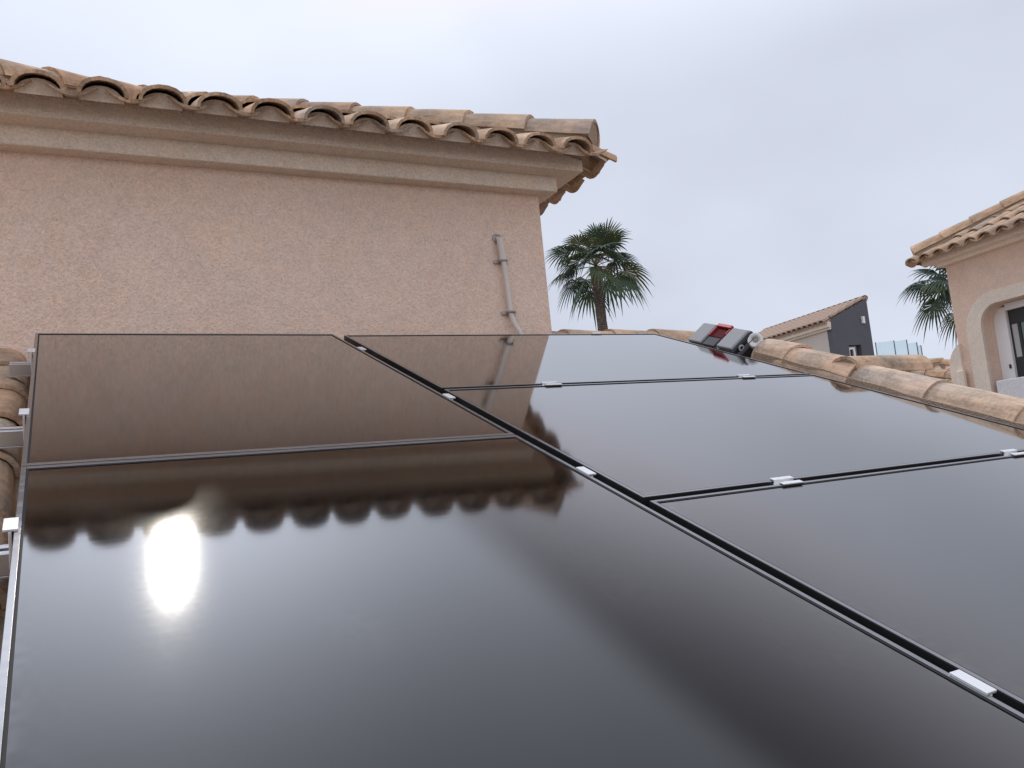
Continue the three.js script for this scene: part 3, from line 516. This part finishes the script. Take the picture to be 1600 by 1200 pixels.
// ---------------------------------------------------------------- glass balustrade far off
{
  const o = thing('glass_balustrade', 'row of pale blue glass panes between thin posts beyond the dark wall', 'balustrade', V(30.4, 2.2, -19.6));
  const pts = [[0.05, 3.69, 0.1], [0.52, 3.66, 0.64], [0.80, 3.62, 1.03], [1.0, 3.45, 1.33], [1.06, 3.30, 1.46]];
  const gm = new THREE.MeshPhysicalMaterial({ color: lin(0.86, 0.93, 0.95), roughness: 0.05, transmission: 0.85, thickness: 0, side: THREE.DoubleSide }), pm = std({ color: lin(0.12, 0.17, 0.2), roughness: 0.5, metalness: 0.4 });
  for (let i = 0; i < pts.length; i++) {
    const [x, y, z] = pts[i]; part('post', cyl(V(x, -0.1, z), V(x, y - 2.2, z), 0.022, 0.022, 8), pm, o);
    if (i) { const [x0, y0, z0] = pts[i - 1], len = Math.hypot(x - x0, z - z0) - 0.05, g = new THREE.BoxGeometry(len, Math.min(y, y0) - 2.2 + 0.05, 0.012); g.rotateY(-Math.atan2(z - z0, x - x0)); g.translate((x + x0) / 2, (Math.min(y, y0) - 2.2 - 0.05) / 2, (z + z0) / 2); part('pane', g, gm, o); }
  }
  part('ledge', box(-0.4, 1.6, -0.5, -0.1, -0.4, 2.0, 0.02), M.cream, o);
  part('ledge', box(-0.3, 1.5, -7.8, -0.501, -0.3, 1.9, 0.02), M.cream, o);
}

// ---------------------------------------------------------------- two tiled roofs between the ridge and the right hand house
function smallHouse(label, pos, turn, w, d, yEave, seed) {
  const o = thing('tiled_house', label, 'house', V(pos[0], GROUND, pos[1])); o.rotation.y = turn; const G = -GROUND;
  part('wall', box(-w + 0.3, w - 0.3, 0, yEave + G, -d + 0.3, d - 0.3, 0.01), M.stuccoFar, o);
  const roof = part('roof', hipDeck(0, 0, w - 0.05, d - 0.05, yEave + 0.03 + G, 21, 0.08), M.mortar, o), beds = [];
  hipRoof(roof, { cx: 0, cz: 0, hx: w, hz: d, crest: yEave + 0.1 + G, pitch: 21, seed, beds, single: () => false, capSingle: (id) => true });
  part('mortar_bed', merge(beds), M.mortar, roof); return o;
}
smallHouse('low tiled hip roof glimpsed far behind the ridge tiles, left of the peach house', [15.2, -7.3], -0.9, 2.2, 1.7, 0.10, 21);
smallHouse('lower tiled roof just in front of the farther hip roof, left of the peach house', [11.3, -4.85], -0.9, 1.4, 1.2, -0.17, 22);

// ---------------------------------------------------------------- fan palms
function palm(label, crown, seed, nLeaf, R0p, lean, opts = {}) {
  const o = thing('palm_tree', label, 'palm tree', V(crown.x, GROUND, crown.z)), R = rng(seed), h = crown.y - GROUND;
  // trunk
  const rings = 40, seg = 14, pos = [], uv = [], idx = [];
  for (let i = 0; i <= rings; i++) for (let k = 0; k <= seg; k++) { const t = i / rings, y = t * (h - 0.15), a = k / seg * 2 * Math.PI, kk = k % seg, r = (0.16 + 0.10 * Math.exp(-t * 14) + (t > 0.93 ? 0.05 * (t - 0.93) / 0.07 : 0)) * (1 + 0.10 * (hash3(i, kk, seed) - 0.5) + 0.05 * (i % 2)); pos.push(Math.cos(a) * r + lean[0] * (1 - t) * (1 - t), y, Math.sin(a) * r + lean[1] * (1 - t) * (1 - t)); uv.push(k / seg, y); }
  for (let i = 0; i < rings; i++) for (let k = 0; k < seg; k++) { const a = i * (seg + 1) + k, b = a + seg + 1; idx.push(a, b, a + 1, b, b + 1, a + 1); }
  const tg = new THREE.BufferGeometry(); tg.setAttribute('position', new THREE.Float32BufferAttribute(pos, 3)); tg.setAttribute('uv', new THREE.Float32BufferAttribute(uv, 2)); tg.setIndex(idx); tg.computeVertexNormals(); part('trunk', tg, M.trunk, o);
  const UPV = V(0, 1, 0), c = V(0, h - 0.12, 0);
  for (let i = 0; i < nLeaf; i++) {
    const f = (i + 0.5) / nLeaf, az = i * 2.39996 + (R() - 0.5) * 0.5, dry = false;
    const el = rad(lerp(82, -26, Math.pow(f, 0.9)) + (R() - 0.5) * 26);
    const D = V(Math.cos(el) * Math.cos(az), Math.sin(el), Math.cos(el) * Math.sin(az));
    const pl = R0p * lerp(0.36, 0.70, R()) * (f < 0.15 ? 0.75 : 1), bend = lerp(0.15, 0.75, f) * (0.7 + 0.6 * R());
    // petiole: bends down on the way out
    const pts = []; for (let k = 0; k <= 5; k++) { const s = k / 5; pts.push(c.clone().addScaledVector(D, s * pl).addScaledVector(UPV, -bend * 0.38 * s * s * pl).add(V(0, 0.1 * (1 - f), 0))); }
    const tip = pts[5], D1 = pts[5].clone().sub(pts[4]).normalize();
    let side = D1.clone().cross(UPV); if (side.length() < 0.2) side = V(Math.sin(az), 0, -Math.cos(az)); side.normalize();
    const nrm = side.clone().cross(D1).normalize(), roll = (R() - 0.5) * 1.1; side.applyAxisAngle(D1, roll); nrm.applyAxisAngle(D1, roll);
    const N = 24, span = rad(lerp(105, 140, R())), Rf = R0p * lerp(0.36, 0.62, R()) * (f < 0.1 ? 0.8 : 1), lp = [], fold = 0.05, droop = lerp(0.12, 0.62, f) * (0.8 + 0.4 * R());
    const posn = (th, s, dn) => { const L = Rf * (0.72 + 0.28 * Math.cos(th * 0.7)); return tip.clone().addScaledVector(D1, Math.cos(th) * L * s).addScaledVector(side, Math.sin(th) * L * s).addScaledVector(nrm, dn + 0.10 * Rf * Math.abs(Math.sin(th)) * s).addScaledVector(UPV, -droop * Rf * Math.pow(Math.max(0, s - 0.3) / 0.7, 2.0)); };
    for (let k = 0; k < N; k++) {
      const a0 = lerp(-span, span, k / N), a1 = lerp(-span, span, (k + 1) / N), am = (a0 + a1) / 2, hw = (a1 - a0) / 2, len = 0.82 + 0.30 * R(), ex = (R() - 0.5) * 0.06;
      const S = [0, 0.45, 0.66, 0.85, 1.0].map((s) => s * len), Wd = [1, 1, 0.66, 0.34, 0.03];
      for (let q = 0; q < 4; q++) {
        const A = (qq, sgn) => posn(am + ex * (qq / 4) + sgn * hw * Wd[qq] * (0.45 / Math.max(0.45, S[qq])) * (qq > 1 ? 1.5 : 1), S[qq], 0), C = (qq) => posn(am + ex * (qq / 4), S[qq], fold * Rf * 0.5 * (Wd[qq]) * (qq ? 1 : 0));
        const l0 = A(q, -1), l1 = A(q + 1, -1), m0 = C(q), m1 = C(q + 1), r0 = A(q, 1), r1 = A(q + 1, 1);
        for (const v of [l0, m0, m1, l0, m1, l1, m0, r0, r1, m0, r1, m1]) lp.push(v.x, v.y, v.z);
      }
    }
    const lg = new THREE.BufferGeometry(); lg.setAttribute('position', new THREE.Float32BufferAttribute(lp, 3)); lg.computeVertexNormals();
    const fr = part('frond', lg, LEAF[Math.floor(R() * LEAF.length)], o);
    part('petiole', new THREE.TubeGeometry(new THREE.CatmullRomCurve3(pts), 6, 0.014, 5), PETIOLE, fr);
  }
  return o;
}
palm('tall fan palm beyond the ridge, right of the pink wall', V(15.25, 5.95, -17.85), 3, 33, 1.66, [0.25, 0.1]);
palm('fan palm half hidden behind the peach house on the right', V(20.66, 3.42, -9.33), 8, 34, 1.40, [-0.2, 0.1]);

renderer.render(scene, camera);
